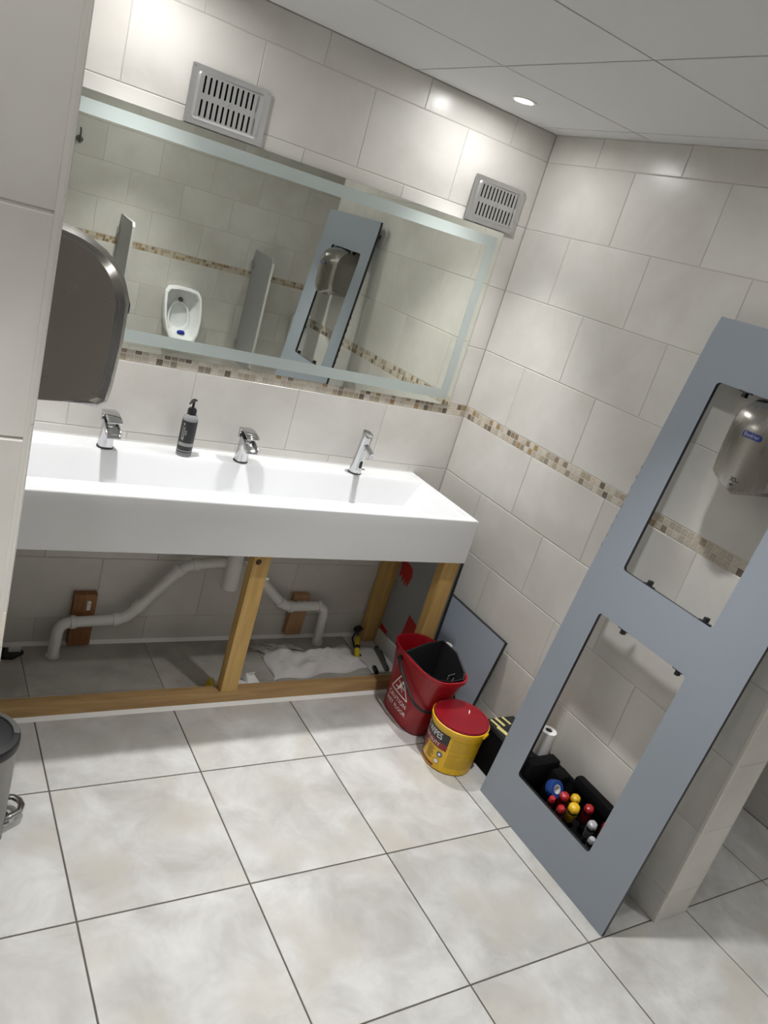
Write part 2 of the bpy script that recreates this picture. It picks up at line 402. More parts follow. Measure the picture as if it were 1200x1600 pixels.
M['ms1'] = plain('mosaic_sand', (.55, .48, .38), .5); M['ms2'] = plain('mosaic_tan', (.42, .34, .24), .5)
M['ms3'] = plain('mosaic_brown', (.26, .17, .09), .5); M['ms4'] = plain('mosaic_ochre', (.36, .24, .10), .5)
o = g.build('mosaic_band', ['ms1', 'ms2', 'ms3', 'ms4'], wall_far, smooth=0); o['kind'] = 'stuff'
wall_west = struct(G().box(XW - .1, XW - G0, YF, YE, 0, 2.35).build('wall_west', 'grout', smooth=0))
tile_wall(wall_west, 'left', YF, YE, XW, lambda k: ((-.1 if k % 2 else -.3), .404))
wall_inner = struct(G().box(XW, XL - XT, YE + G0, YE + .1, 0, 2.35).build('wall_inner', 'grout', smooth=0))
tile_wall(wall_inner, 'back', XW, XL - XT, YE, lambda k: ((-2.3 if k % 2 else -2.5), .4))
# corner trims (rounded plastic bead on the ends of both side walls)
def quad_trim(n, x, y, sx):
    r = .011; poly = [(0, 0)] + [(r * math.cos(math.radians(a)), r * math.sin(math.radians(a))) for a in range(0, 91, 15)]
    pts = [(x - sx * r + sx * p[0], y + r - p[1]) for p in poly]
    struct(G().prism(pts, 0, ZC, axis='Z').build('trim_%d' % n, 'trim', smooth=40))
quad_trim(1, -.001, YE - .001, -1); quad_trim(2, XT + .001, YE - .001, 1); quad_trim(3, XL + .001, YE - .001, 1)
# sealant beads at the foot of the back wall
struct(G().prism([(0.0, 0), (-.012, 0), (0.0, .012)], XL, 0, axis='X').build('trim_4', 'white_seal', smooth=0))
struct(G().prism([(-.4305, 0), (-.446, 0), (-.4305, .009)], XL, -.135, axis='X').build('trim_5', 'white_seal', smooth=0))
# ceiling ---------------------------------------------------------------
ceiling = struct(G().box(XW - .1, XE + .1, YF - .1, .1, ZC + .012, ZC + .08).build('ceiling', 'ceil_dark', smooth=0))
CX, CYY, CP = -.09, -.495, .581
for i in range(-6, 3):
    for j in range(-1, 6):
        x0, x1 = CX + i * CP, CX + (i + 1) * CP; y1 = CYY + .581 - (j + 1) * CP + CP * 0; y0 = y1 - CP
        x0, x1, y0, y1 = max(x0, XW), min(x1, XE if y1 < YC + .3 else XC), max(y0, YF), min(y1, 0)
        if x1 - x0 < .01 or y1 - y0 < .01: continue
        piece('ceiling_tile', ceiling, 'ceil', (x0 + x1) / 2, (y0 + y1) / 2, -ZC * -1, x1 - x0 - .0065, y1 - y0 - .0065, .011, 'ceiling', .0008)

# ------------------------------------------------------------------ ceiling lamps
def downlight(i, x, y, watts, label):
    t = thing('ceiling_downlight', label, 'downlight', (x, y, ZC), group='recessed ceiling downlights')
    g = G(); n = 36
    g.lathe([(.031, -.0008), (.033, -.004), (.041, -.004), (.0435, -.0015), (.0435, .0), (.031, .0)], n, cap0=False, cap1=False)
    g.build('bezel', 'bezel', t)
    G().lathe([(.030, -.0012), (.030, -.0004)], n).build('lamp_lens', 'lamp', t)
    l = bpy.data.lights.new('lamp_light', 'SPOT'); l.energy = watts; l.color = LAMP_COLOR
    l.spot_size = math.radians(80); l.spot_blend = 1.0; l.shadow_soft_size = .035
    lo = bpy.data.objects.new('lamp_light', l); COL.objects.link(lo); lo.parent = t; lo.location = (0, 0, -.012)
LL = ['round recessed ceiling downlight in the corner panel nearest the right-hand vent grille', 'recessed downlight above the left end of the long basin',
      'recessed downlight above the leaning grey panel', 'recessed downlight before the urinal wall',
      'recessed downlight over the tiled wall end on the left', 'recessed downlight over the passage on the right']
for i, (x, y, wt) in enumerate(LAMPS): downlight(i, x, y, wt, LL[i])

# ------------------------------------------------------------------ mirror
MX0, MX1, MZ0, MZ1, MY = -1.86, -.103, 1.1415, 1.857, -.0075
t = thing('wall_mirror', 'long wall mirror with a frosted border band above the basin', 'mirror', ((MX0 + MX1) / 2, 0, MZ0))
ox, oz = (MX0 + MX1) / 2, MZ0; hw, hh = (MX1 - MX0) / 2, MZ1 - MZ0
G().box(-hw + .012, hw - .012, MY + .0045, -.0005, .012, hh - .012).build('backing_frame', 'mirror_edge', t, smooth=0)
G().box(-hw, hw, MY, MY + .0045, 0, hh).build('mirror_glass', ['mirror'], t, smooth=0)
g = G(); a, b = .024, .064
def frame_strip(g, x0, x1, z0, z1): g.box(x0, x1, MY - .0008, MY - .0001, z0, z1)
frame_strip(g, -hw + a, hw - a, hh - b, hh - a); frame_strip(g, -hw + a, hw - a, a, b)
frame_strip(g, -hw + a, -hw + b, b, hh - b); frame_strip(g, hw - b, hw - a, b, hh - b)
g.build('frosted_band', 'frost', t, smooth=0)

# ------------------------------------------------------------------ vent grilles
def grille(x0, x1, z0, z1, label):
    cx, cz = (x0 + x1) / 2, (z0 + z1) / 2; W_, H_ = x1 - x0, z1 - z0
    t = thing('vent_grille', label, 'vent', (cx, 0, cz), group='vent grilles on the back wall')
    # flange with a raised, slotted centre: built as strips so that the slots are real openings
    Y0, Y1 = -.0085, -.0175
    G().box(-W_ / 2 + .02, W_ / 2 - .02, -.006, -.001, -H_ / 2 + .02, H_ / 2 - .02).build('backing_box', 'void', t, smooth=0)
    bw, bh = W_ / 2 - .026, H_ / 2 - .022
    g = G(); R0 = rrect(-W_ / 2, W_ / 2, -H_ / 2, H_ / 2, .003, 5); R1 = rrect(-bw - .006, bw + .006, -bh - .006, bh + .006, .012, 5); R2 = rrect(-bw, bw, -bh, bh, .009, 5)
    g.loft([[(x, Y0 + .0, z) for x, z in R0], [(x, Y0 - .002, z) for x, z in R0], [(x, Y0 - .002, z) for x, z in R1], [(x, Y1, z) for x, z in R2]], False, False)
    n = 11; pitch = .0171; sw = .0062; sl = .052; ox = -(n - 1) / 2 * pitch
    zs = (-.0035 - sl - .006, -.0095, .0095, .0095 + sl)
    def strip(xa, xb, za, zb): g.add([(xa, Y1, za), (xb, Y1, za), (xb, Y1, zb), (xa, Y1, zb)], [(0, 1, 2, 3)])
    za1, za2, zb1, zb2 = .0085, .0085 + .048, -.0085 - .048, -.0085
    strip(-bw, bw, za2, bh); strip(-bw, bw, zb2, za1); strip(-bw, bw, -bh, zb1)
    for (a, b) in ((za1, za2), (zb1, zb2)):
        xs = [-bw]
        for k in range(n): xs += [ox + k * pitch - sw / 2, ox + k * pitch + sw / 2]
        xs.append(bw)
        for k in range(0, len(xs), 2): strip(xs[k], xs[k + 1], a, b)
        for k in range(n):      # rounded slot ends
            c = ox + k * pitch
            for zz, s_ in ((a, 1), (b, -1)):
                arc = [(c + sw / 2 * math.cos(PI * q / 6), zz + s_ * (sw / 2) * (1 - math.sin(PI * q / 6))) for q in range(7)]
                for q in range(6):
                    p0, p1 = arc[q], arc[q + 1]
                    g.add([(p0[0], Y1, p0[1]), (p1[0], Y1, p1[1]), (p1[0], Y1, zz), (p0[0], Y1, zz)], [(0, 1, 2, 3)])
    g.build('slotted_plate', 'grille', t, smooth=30, fixn=False)
    for (sx, sz) in ((-1, -1), (1, -1), (-1, 1), (1, 1)):
        G().loft([[(sx * (W_ / 2 - .008) + .0032 * math.cos(k * PI / 5), yy, sz * (H_ / 2 - .008) + .0032 * math.sin(k * PI / 5)) for k in range(10)] for yy in (Y0 - .0015, Y0 - .0035)]).build('screw', 'screw', t)
    G().loft([[(.0 + .005 * math.cos(k * PI / 6), yy, .005 * math.sin(k * PI / 6)) for k in range(12)] for yy in (Y1 + .001, Y1 - .003)]).build('centre_rivet', 'screw', t)
    # slider that half covers the last slot of each row
    for a, b in ((za1, za2), (zb1, zb2)): G().box(ox + (n - 1) * pitch - .001, ox + (n - 1) * pitch + .004, Y1 + .003, Y1 + .004, a, b).build('slider', 'grille', t, smooth=0)
grille(-1.408, -1.152, 1.860, 2.024, 'slotted aluminium vent grille on the left, nearer the foreground wall end')
grille(-.312, -.060, 1.862, 2.026, 'slotted aluminium vent grille by the room corner at the mirror end')

# ------------------------------------------------------------------ trough basin
BX0, BX1, BY0, BZ0, BZ1 = -1.962, -.168, -.5, .640, .822
t = thing('trough_basin', 'long white trough basin with three taps on its back ledge', 'basin', ((BX0 + BX1) / 2, -.25, BZ0))
L = (BX1 - BX0) / 2; D0 = -.248; D1 = .249; H = BZ1 - BZ0
def rect(x0, x1, y0, y1, z): return [(x0, y0, z), (x1, y0, z), (x1, y1, z), (x0, y1, z)]
g = G()
FR, BR = D0 + .032, D1 - .112         # front rim, back ledge
rings = [rect(-L, L, D0, D1, 0), rect(-L, L, D0, D1, H - .004), rect(-L + .002, L - .002, D0 + .002, D1, H),
         rect(-L + .022, L - .022, FR, BR, H), rect(-L + .026, L - .026, FR + .005, BR - .004, H - .008),
         rect(-L + .034, L - .034, FR + .018, BR - .006, H - .011), rect(-L + .105, L - .105, FR + .03, BR - .03, H - .105)]
g.loft(rings, True, True)
g.build('basin_body', 'solid', t, bevel=.0022, smooth=30)
G().box(-L + .002, L - .002, D1 - .0, D1 + .0008, H - .002, H + .005).build('seal_strip', 'white_seal', t, smooth=0)
for dx in (-.62, 0, .62): G().lathe([(.032, 0), (.032, .003), (.026, .004)], 24, (dx, -.03, H - .1045)).build('drain', 'chrome', t)

# ------------------------------------------------------------------ taps
def waterfall_tap(x, label):
    t = thing('waterfall_tap', label, 'tap', (x, -.088, BZ1 + .001), group='waterfall mixer taps')
    t.rotation_euler = (0, 0, math.radians(6))
    G().lathe([(.027, 0), (.027, .004), (.025, .006)], 28).build('base_ring', 'black', t)
    g = G(); rings = []
    # body: an oval column leaning forward that widens into the open spout
    for z, yc, a, b in ((.005, 0, .0235, .0235), (.03, -.001, .0225, .0225), (.055, -.003, .0215, .022), (.078, -.006, .0215, .024), (.092, -.006, .0215, .021)):
        rings.append(superring(0, yc, z, a, b, 32, 2.6))
    g.loft(rings, True, True); g.build('tap_body', 'chrome', t, smooth=50)
    g = G()   # open trough spout curving forward and down
    prof = []
    for k in range(9):
        u = k / 8; y = -.004 - .062 * u; z = .088 - .030 * u ** 1.7; wv = .0215 + .0035 * u
        prof.append((y, z, wv))
    rings = []
    for y, z, wv in prof:
        rings.append([(-wv, y, z + .010), (-wv, y, z - .008), (wv, y, z - .008), (wv, y, z + .010), (wv - .003, y, z + .010), (wv - .003, y, z - .003), (-wv + .003, y, z - .003), (-wv + .003, y, z + .010)])
    g.loft(rings, True, True); g.build('spout', 'chrome', t, bevel=.001, smooth=40)
    G().lathe([(.014, .085), (.0145, .100), (.012, .112)], 20, (0, .004, 0)).build('cartridge_neck', 'black', t)
    g = G()   # flat lever plate arching over the spout
    rings = []
    for k in range(9):
        u = k / 8; y = .022 - .080 * u; z = .124 - .030 * max(0, u - .25) ** 1.8 + .002 * math.sin(u * PI); wv = .0225 + .002 * u
        rings.append([(-wv, y, z), (-wv, y, z - .006), (wv, y, z - .006), (wv, y, z)])
    g.loft(rings, True, True)
    g.box(-.0215, .0215, .010, .0215, .086, .122)
    g.build('lever', 'chrome', t, bevel=.0016, smooth=45)
waterfall_tap(-1.487, 'chrome waterfall tap under the steel hand dryer on the left')
waterfall_tap(-1.006, 'chrome waterfall tap in the middle of the basin, right of the soap bottle')
t = thing('sensor_tap', 'tall chrome sensor tap with dark oval window at the basin end', 'tap', (-.512, -.080, BZ1 + .001), (0, 0, math.radians(4)))
G().lathe([(.0275, 0), (.0275, .003), (.0265, .004)], 30).build('base_ring', 'black', t)
g = G(); rings = []
for z, r in ((.004, .0262), (.02, .0245), (.045, .0228), (.08, .0218), (.12, .0215), (.150, .0215)):
    rings.append([(r * math.cos(2 * PI * k / 32), -.018 * (z / .17) + r * math.sin(2 * PI * k / 32), z) for k in range(32)])
rings.append([(.0215 * math.cos(2 * PI * k / 32), -.018 + .0215 * math.sin(2 * PI * k / 32), .172 + .010 * math.sin(2 * PI * k / 32)) for k in range(32)])
g.loft(rings); g.build('tap_body', 'chrome', t, bevel=.0012, smooth=45)
g = G(); rings = []
for k in range(6):
    u = k / 5; y = -.028 - .055 * u; z = .126 - .024 * u; a = .0135 - .002 * u; b = .009 - .001 * u
    rings.append([(a * math.cos(2 * PI * q / 20), y, z + b * math.sin(2 * PI * q / 20)) for q in range(20)])
g.loft(rings); g.lathe([(.0085, -.014), (.0085, 0)], 18, (0, -.076, .100))
g.build('spout', 'chrome', t, smooth=40)
g = G(); pts = rrect(-.0062, .0062, .028, .058, .006, 6); g.prism(pts, -.0290, -.0245); g.build('sensor_window', 'black', t)
G().tube([(.016, -.012, .020), (.033, -.018, .020)], .0032, 10).build('mixing_pin', 'chrome', t)

# ------------------------------------------------------------------ soap bottle
t = thing('soap_bottle', 'black labelled hand soap pump bottle standing on the basin ledge', 'soap bottle', (-1.219, -.083, BZ1 + .001), (0, 0, math.radians(20)))
G().lathe([(.024, 0), (.0265, .003), (.0265, .130), (.0255, .138), (.020, .146), (.0165, .149)], 32).build('bottle_body', 'bottle_clear', t, smooth=40)
def cyl_patch(g, R, a0, a1, z0, z1, n=24, mi=0, c=(0, 0)):
    vs = []; fs = []
    for i in range(n + 1):
        a = math.radians(a0 + (a1 - a0) * i / n)
        vs += [(c[0] + R * math.cos(a), c[1] + R * math.sin(a), z0), (c[0] + R * math.cos(a), c[1] + R * math.sin(a), z1)]
    for i in range(n): fs.append((2 * i, 2 * i + 2, 2 * i + 3, 2 * i + 1))
    return g.add(vs, fs, mi)
g = G(); cyl_patch(g, .0269, 0, 360, .022, .128, 36); cyl_patch(g, .0269, 0, 360, .0135, .0175, 36); cyl_patch(g, .0269, 0, 360, .007, .0085, 36); g.build('label', 'bottle_label', t, fixn=False)
g = G(); cyl_patch(g, .02715, -190, -60, .038, .050, 20)
for a0, a1, z0, z1 in ((-172, -166, .062, .108), (-158, -152, .058, .106)): cyl_patch(g, .02715, a0, a1, z0, z1, 3)
for z0 in (.088, .079): cyl_patch(g, .02715, -146, -136, z0, z0 + .006, 4)
for z0 in (.112, .060): cyl_patch(g, .02715, -171, -158, z0, z0 + .008, 4)
g.build('label_print', 'grey_ink', t, fixn=False)
g = G(); g.lathe([(.0155, .148), (.0155, .166), (.0115, .172), (.007, .173), (.0045, .176), (.0042, .196)], 24); g.build('pump_collar', 'black', t, smooth=40)
g = G(); g.tube([(.013, .003, .198), (0, 0, .1995), (-.012, -.006, .1985), (-.026, -.012, .191)], [.0035, .0062, .0055, .003], 12); g.build('pump_head', 'black', t)

# ------------------------------------------------------------------ hand dryers
def dryer(loc, rotz, label, group):
    """local: wall plane x=0, body towards -x, y along the wall, z=0 at the bottom tip"""
    t = thing('hand_dryer', label, 'hand dryer', loc, (0, 0, rotz), group)
    g = G(); rings = []; hw = .096; ns = 16
    for i in range(ns + 1):
        s_ = -1 + 2 * i / ns; y = hw * s_; zb = .036 * abs(s_) ** 1.15; dp = .157 - .026 * s_ * s_
        ed = max(0, (abs(s_) - .93) / .07); dp -= .010 * ed ** 2; top = .268 - .006 * ed ** 2 - .004 * s_ * s_
        prof = [(-.002, .012 + zb * .35 + .002 * ed), (-dp * .55, .006 + zb * .7), (-dp * .86, zb + .002 * ed), (-dp * .945, zb + .008), (-dp * .97, zb + .03), (-dp, .12), (-dp * .993, .182)]
        for k in range(1, 9):
            a = PI / 2 * k / 8; prof.append((-dp * .965 + (dp * .80) * (1 - math.cos(a)), .184 + (top - .184) * math.sin(a)))
        prof.append((-.002, top + .001))
        rings.append([(p[0], y, p[1]) for p in prof])
    g.loft(rings, True, True); g.build('cover', 'steel', t, bevel=.0, smooth=22)
    # blue badge with the maker's lettering, arrow and 3D mark on the front
    def onf(y, z, off=.0012):
        s_ = y / hw; dp = .157 - .026 * s_ * s_
        x = -dp if z > .12 else -dp * (.97 + .03 * max(0, (z - .03 - .036 * abs(s_)) / .09))
        return (x - off, y, z)
    g = G(); pts = rrect(-.0295, .0295, -.0088, .0088, .0086, 5); c = len(pts)
    g.add([onf(-p[0], .1685 + p[1], .0015) for p in pts] + [onf(0, .1685, .0015)], [(i, (i + 1) % c, c) for i in range(c)]); g.build('badge', 'blue_badge', t, fixn=False)
    g = G(); vs, fs = text_geo('Biodrier', .0145, .008); map_geo(g, vs, fs, lambda a, b: onf(-a, .1685 + b, .0022)); o = g.build('badge_lettering', 'grey_ink', t, smooth=0, fixn=False)
    g = G(); vs, fs = text_geo('3D', .0165, .0); map_geo(g, vs, fs, lambda a, b: onf(-a, .041 + b, .0016))
    g.add([onf(.007, .029, .0016), onf(-.007, .029, .0016), onf(0, .022, .0016)], [(0, 1, 2)])
    g.add([onf(-.008, .038, .0016), onf(-.020, .038, .0016), onf(-.020, .0395, .0016), onf(-.008, .0395, .0016)], [(0, 1, 2, 3)])
    g.build('front_marking', 'dark_ink', t, smooth=0, fixn=False)
    return t
dryer((-.0005, -1.383, 1.333), 0, 'brushed steel hand dryer showing through the opening of the leaning panel', 'hand dryers')
dryer((XL + .0005, -1.355, 1.333), PI, 'brushed steel hand dryer jutting from behind the left wall end', 'hand dryers')

# ------------------------------------------------------------------ timber frame under the basin
t = thing('timber_frame', 'pine timber frame carrying the basin, with a grey clad side', 'frame', (-1.05, -.4, 0))
def TP(g, name, mat, **k): return g.xf(Matrix.Translation((1.05, .4, 0))).build(name, mat, t, **k)
TP(G().box(XL + .004, -.205, -.430, -.384, .0, .050), 'bottom_rail', 'wood_x', bevel=.002)
def post(x0, x1, y0, y1, z0, z1): return TP(G().box(x0, x1, y0, y1, z0, z1), 'post', 'wood_z', bevel=.002)
p1 = post(-1.024, -.961, -.428, -.386, .0505, .6395)
G().lathe([(.011, 0), (.009, .0015)], 14).xf(Matrix.Translation((.045, -.0283, .585)) @ Matrix.Rotation(PI / 2, 4, 'X')).build('knot', 'knot', p1)
post(-.202, -.128, -.428, -.386, .0, .6395); post(-.200, -.128, -.058, -.012, .0, .6395)
post(XL + .006, XL + .07, -.058, -.012, .0, .6395); post(XL + .006, XL + .07, -.428, -.386, .0505, .6395)
sp = TP(G().box(-.127, -.113, -.434, -.004, .0, .6395), 'side_panel', 'panel_back', smooth=0)
TP(G().box(-.1275, -.1125, -.4355, -.4341, .0, .6395), 'panel_edge', 'black', smooth=0)
TP(G().box(XL + .004, -.205, -.060, -.012, .585, .6395), 'top_rail', 'wood_x', bevel=.002)
# red printed shapes on the protective film of the side panel
def film(poly, name='printed_mark'):
    G().prism([(y + .4, z) for y, z in poly], .9224, .9229, axis='X').build(name, 'red_print', sp, smooth=0)
film([(-.062, .450), (-.155, .430), (-.168, .395), (-.150, .335), (-.140, .360), (-.128, .330), (-.118, .362), (-.104, .338), (-.096, .372), (-.080, .352), (-.074, .39)])
film([(-.232, .245), (-.325, .225), (-.325, .10), (-.215, .10), (-.222, .16)])
film([(-.300, .62), (-.36, .62), (-.36, .56), (-.33, .53), (-.315, .57)])
film([(-.06, .10), (-.12, .09), (-.11, .03), (-.06, .03)])
G().box(-.004, .004, -.001, .001, 0, .03).build('hinge_clip', 'screw', t, loc=(-.128 + 1.05 - .004, -.075 + .4, .30), smooth=0)
TP(G().box(-.958, -.936, -.4, -.398, .500, .510), 'bracket', 'screw', smooth=0)
tag(G().box(-.006, .006, -.155, .155, 0, .075).build('skirting_strip', 'pale_tray', None, (-.137, -.222, .0008), bevel=.002), 'pale skirting offcut standing against the frame side panel under the basin', 'offcut')

# ------------------------------------------------------------------ pipes and blocks under the basin
PR = .0205
def waste(name_label, segs, couplings, loc):
    t = thing('waste_pipe', name_label, 'pipe', loc)
    o = Vector(loc)
    G().tube([tuple(Vector(p) - o) for p in smooth_path(segs, .045, 8)], PR, 18).build('pipe_run', 'pipe', t, smooth=50)
    for a, b in couplings:
        G().tube([tuple(Vector(a) - o), tuple(Vector(b) - o)], PR + .0045, 18).build('pipe_coupling', 'pipe', t, smooth=40)
    return t
def lerp(a, b, u): return tuple(a[i] + (b[i] - a[i]) * u for i in range(3))
A = [(-1.540, -.085, .001), (-1.532, -.070, .133), (-1.300, -.062, .140), (-1.115, -.062, .375), (-.965, -.075, .400), (-.935, -.10, .40), (-.935, -.10, .30)]
t = waste('white waste pipe climbing from the floor past the dark wood block', A,
          [(lerp(A[1], A[2], .16), lerp(A[1], A[2], .24)), (lerp(A[1], A[2], .80), lerp(A[1], A[2], .90)), (lerp(A[2], A[3], .18), lerp(A[2], A[3], .28)), (lerp(A[2], A[3], .86), lerp(A[2], A[3], .94)), (lerp(A[0], A[1], .0), lerp(A[0], A[1], .06)), (lerp(A[3], A[4], .2), lerp(A[3], A[4], .35))], (-1.54, -.085, 0))
g = G(); g.lathe([(.032, .30), (.032, .42), (.028, .50), (.028, .635)], 20, (.605, -.015, 0)); g.build('trap', 'pipe', t)
B_ = [(-.880, -.09, .43), (-.80, -.062, .33), (-.650, -.064, .190), (-.452, -.064, .192), (-.440, -.060, .001)]
waste('white waste pipe dropping to the floor right of the timber post', B_,
      [(lerp(B_[2], B_[3], .10), lerp(B_[2], B_[3], .18)), (lerp(B_[2], B_[3], .80), lerp(B_[2], B_[3], .86)), (lerp(B_[3], B_[4], .92), lerp(B_[3], B_[4], .995)), (lerp(B_[1], B_[2], .78), lerp(B_[1], B_[2], .86))], (-.44, -.05, 0))
def block(x, z0, z1, w_, mat, label, clips):
    t = thing('wood_block', label, 'wood block', (x, 0, z0))
    G().box(-w_ / 2, w_ / 2, -.034, -.0005, 0, z1 - z0).build('timber_piece', mat, t, bevel=.002)
    for dx in clips:
        c = Matrix.Translation((dx, 0, 0)); zc = .165 - z0
        G().box(-.007, .007, -.040, -.034, .165 - z0 + .0, .215 - z0 - .012).xf(c).build('pipe_clip', 'pipe', t, bevel=.001)
        G().lathe([(.0035, 0), (.003, .0015)], 10).xf(c @ Matrix.Translation((0, -.0402, .192 - z0)) @ Matrix.Rotation(PI / 2, 4, 'X')).build('clip_screw', 'screw', t)
block(-1.444, .012, .228, .079, 'wood_block', 'dark stained wood block behind the left waste pipe', (0.012,))
block(-.556, .032, .226, .076, 'wood_block2', 'brown wood block with two clips behind the right waste pipe', (-.014, .012))
# ------------------------------------------------------------------ things lying under the basin
rnd = random.Random(11)
g = G(); nx, ny = 34, 16
def cloth_xy(u, v):
    # corners measured on the floor
    a = Vector((-.77, -.315)); b = Vector((-.285, -.275)); c = Vector((-.315, -.10)); d = Vector((-.70, -.125))
    p = (a * (1 - u) + b * u) * (1 - v) + (d * (1 - u) + c * u) * v
    p += Vector((.02 * math.sin(v * 5 + 1) * (1 - u) + .012 * math.sin(9 * v) * u, .02 * math.sin(u * 7 + .5) * v + .010 * math.sin(u * 15) * (1 - v)))
    return p
from mathutils import noise as mn
vs = []; fs = []
for j in range(ny + 1):
    for i in range(nx + 1):
        u, v = i / nx, j / ny; p = cloth_xy(u, v); e = min(u, 1 - u, v * .6, (1 - v) * .6)
        h = .010 + .034 * max(0, mn.noise(Vector((u * 5, v * 3, 2.2)))) + .016 * mn.noise(Vector((u * 14, v * 9, 5))) + .012 * min(1, e * 6) + .016 * math.exp(-((u - .62) / .18) ** 2) * v
        h = max(.004 if e > 0 else .0035, h * min(1, .15 + e * 9))
        vs.append((p.x, p.y, h))
for j in range(ny):
    for i in range(nx): k = j * (nx + 1) + i; fs.append((k, k + 1, k + nx + 2, k + nx + 1))
top = len(vs); vs += [(x, y, max(.001, z - .003)) for x, y, z in vs]
fs += [tuple(top + q for q in reversed(f)) for f in fs]
bd = [i for i in range(nx + 1)] + [(j + 1) * (nx + 1) - 1 for j in range(1, ny + 1)] + [ny * (nx + 1) + i for i in range(nx - 1, -1, -1)] + [j * (nx + 1) for j in range(ny - 1, 0, -1)]
for k in range(len(bd)): a, b = bd[k], bd[(k + 1) % len(bd)]; fs.append((a, top + a, top + b, b))
rag = thing('cloth_rag', 'crumpled grey-white cloth with a frayed edge under the basin', 'cloth', (-.53, -.2, 0))
g.add(vs, fs).xf(Matrix.Translation((.53, .2, 0))).build('cloth_sheet', 'cloth', rag, smooth=80)
g = G()
for k in range(44):
    u = .0 + .55 * k / 44; p = cloth_xy(u * .8, 1.0 - .3 * max(0, .3 - u)); q = p + Vector((-.035 + rnd.uniform(-.03, .03), .025 + rnd.uniform(-.01, .03)))
    g.tube([(p.x + .53, p.y + .2, .009), ((p.x + q.x) / 2 + .53, (p.y + q.y) / 2 + .2 + rnd.uniform(-.008, .008), .012), (q.x + .53, q.y + .2, .004)],   .0018, 5)
o = g.build('frayed_threads', 'cloth', rag); o['kind'] = 'stuff'
t = thing('hand_tool', 'yellow and black hand tool lying between the cloth and the right post', 'tool', (-.287, -.16, 0))
a, b = Vector((-.028, -.052, .014)), Vector((.055, .118, .055))
G().tube([tuple(lerp(a, b, u)) for u in (0, .15, .5, .72)], [.006, .013, .013, .009], 10).build('tool_handle', 'tool_yellow', t)
G().tube([tuple(lerp(a, b, u)) for u in (.30, .36, .40)], [.0138, .0138, .0138], 10).build('grip_band', 'black', t)
G().tube([tuple(lerp(a, b, u)) for u in (.70, .88, .98)], [.009, .006, .006], 10).build('tool_shaft', 'dull_metal', t)
G().box(-.020, .020, -.012, .012, -.010, .014).build('tool_head', 'black', t, loc=tuple(b), rot=(.3, .2, .5), bevel=.002)
G().tube([(.035, .1, .05), (.005, .07, .04), (.0, .03, .02), (.012, -.02, .006)], .004, 8).build('tool_trigger', 'black', t)
def rod(p, q, r, label, mat='dull_metal', group=None, name='metal_bar'):
    p, q = Vector(p), Vector(q); c = (p + q) / 2; c.z = 0
    t = thing(name, label, 'bar', tuple(c), group=group)
    d = q - p; u = Vector((-d.y, d.x, 0)).normalized() * r
    g = G(); rings = []
    for e in (p, q): rings.append([tuple(e - c + u + Vector((0, 0, -r * .9))), tuple(e - c + u + Vector((0, 0, r * .9))), tuple(e - c - u + Vector((0, 0, r * .9))), tuple(e - c - u + Vector((0, 0, -r * .9)))])
    g.loft(rings).build('bar_body', mat, t, bevel=.001)
    for e, s_ in ((p, 1), (q, -1)): G().tube([tuple(e - c + d.normalized() * .012 * s_ - Vector((0, 0, r))), tuple(e - c + d.normalized() * .012 * s_ + Vector((0, 0, r * 1.15)))], r * .6, 10).build('end_cap', 'black', t)
rod((-.205, -.30, .010), (-.165, -.125, .010), .009, 'longer dark metal bar lying on the floor beside the red bucket')
rod((-.182, -.235, .008), (-.160, -.155, .008), .007, 'short black bar lying against the pale skirting', 'black')
rod((-.268, -.315, .008), (-.255, -.268, .008), .008, 'small dark offcut lying beside the cloth corner', 'black')
t = thing('sponge_packet', 'small white packet with a yellow end lying behind the middle post', 'packet', (-.93, -.335, 0))
g = G(); g.loft([[(-.09, -.03, .001), (-.09, .03, .001), (-.085, .02, .04), (-.085, -.01, .042)], [(-.045, -.035, .001), (-.045, .035, .001), (-.045, .03, .045), (-.045, -.02, .045)], [(.05, -.035, .001), (.05, .02, .001), (.045, .0, .022), (.045, -.03, .022)]]); g.build('packet_body', 'paper', t, bevel=.003)
G().prism([(-.108, .001), (-.0915, .001), (-.0915, .038), (-.100, .030)], -.025, .02).build('packet_end', 'tool_yellow', t, bevel=.001)
t = thing('paper_scrap', 'crumpled white scrap on the floor right of the middle post', 'paper', (-.855, -.325, 0))
g = G(); g.loft([[(-.035, -.03, .001), (.045, -.025, .001), (.035, .03, .001), (-.03, .025, .001)], [(-.02, -.02, .022), (.02, -.02, .014), (.018, .022, .03), (-.02, .02, .042)]]); g.build('scrap_body', 'paper', t, bevel=.003)
G().box(-.014, .014, -.001, .001, 0, .012).build('scrap_flap', 'white_ink', t, loc=(.0, .016, .034), rot=(.3, 0, .2), smooth=0)
t = thing('black_clip', 'small black plastic clip lying by the back wall at far left', 'clip', (-1.672, -.062, 0))
g = G(); g.prism([(-.04, -.03), (.0, -.035), (.04, .0), (.02, .03), (-.02, .025), (-.045, .01)], .001, .014, axis='Z'); g.build('clip_body', 'black', t, bevel=.002)
G().box(-.012, .028, -.006, .006, .014, .030).build('clip_tab', 'pale_tray', t, bevel=.002)
G().tube([(-.03, 0, .014), (-.05, .01, .028), (-.02, .02, .014)], .003, 8).build('clip_loop', 'black', t)

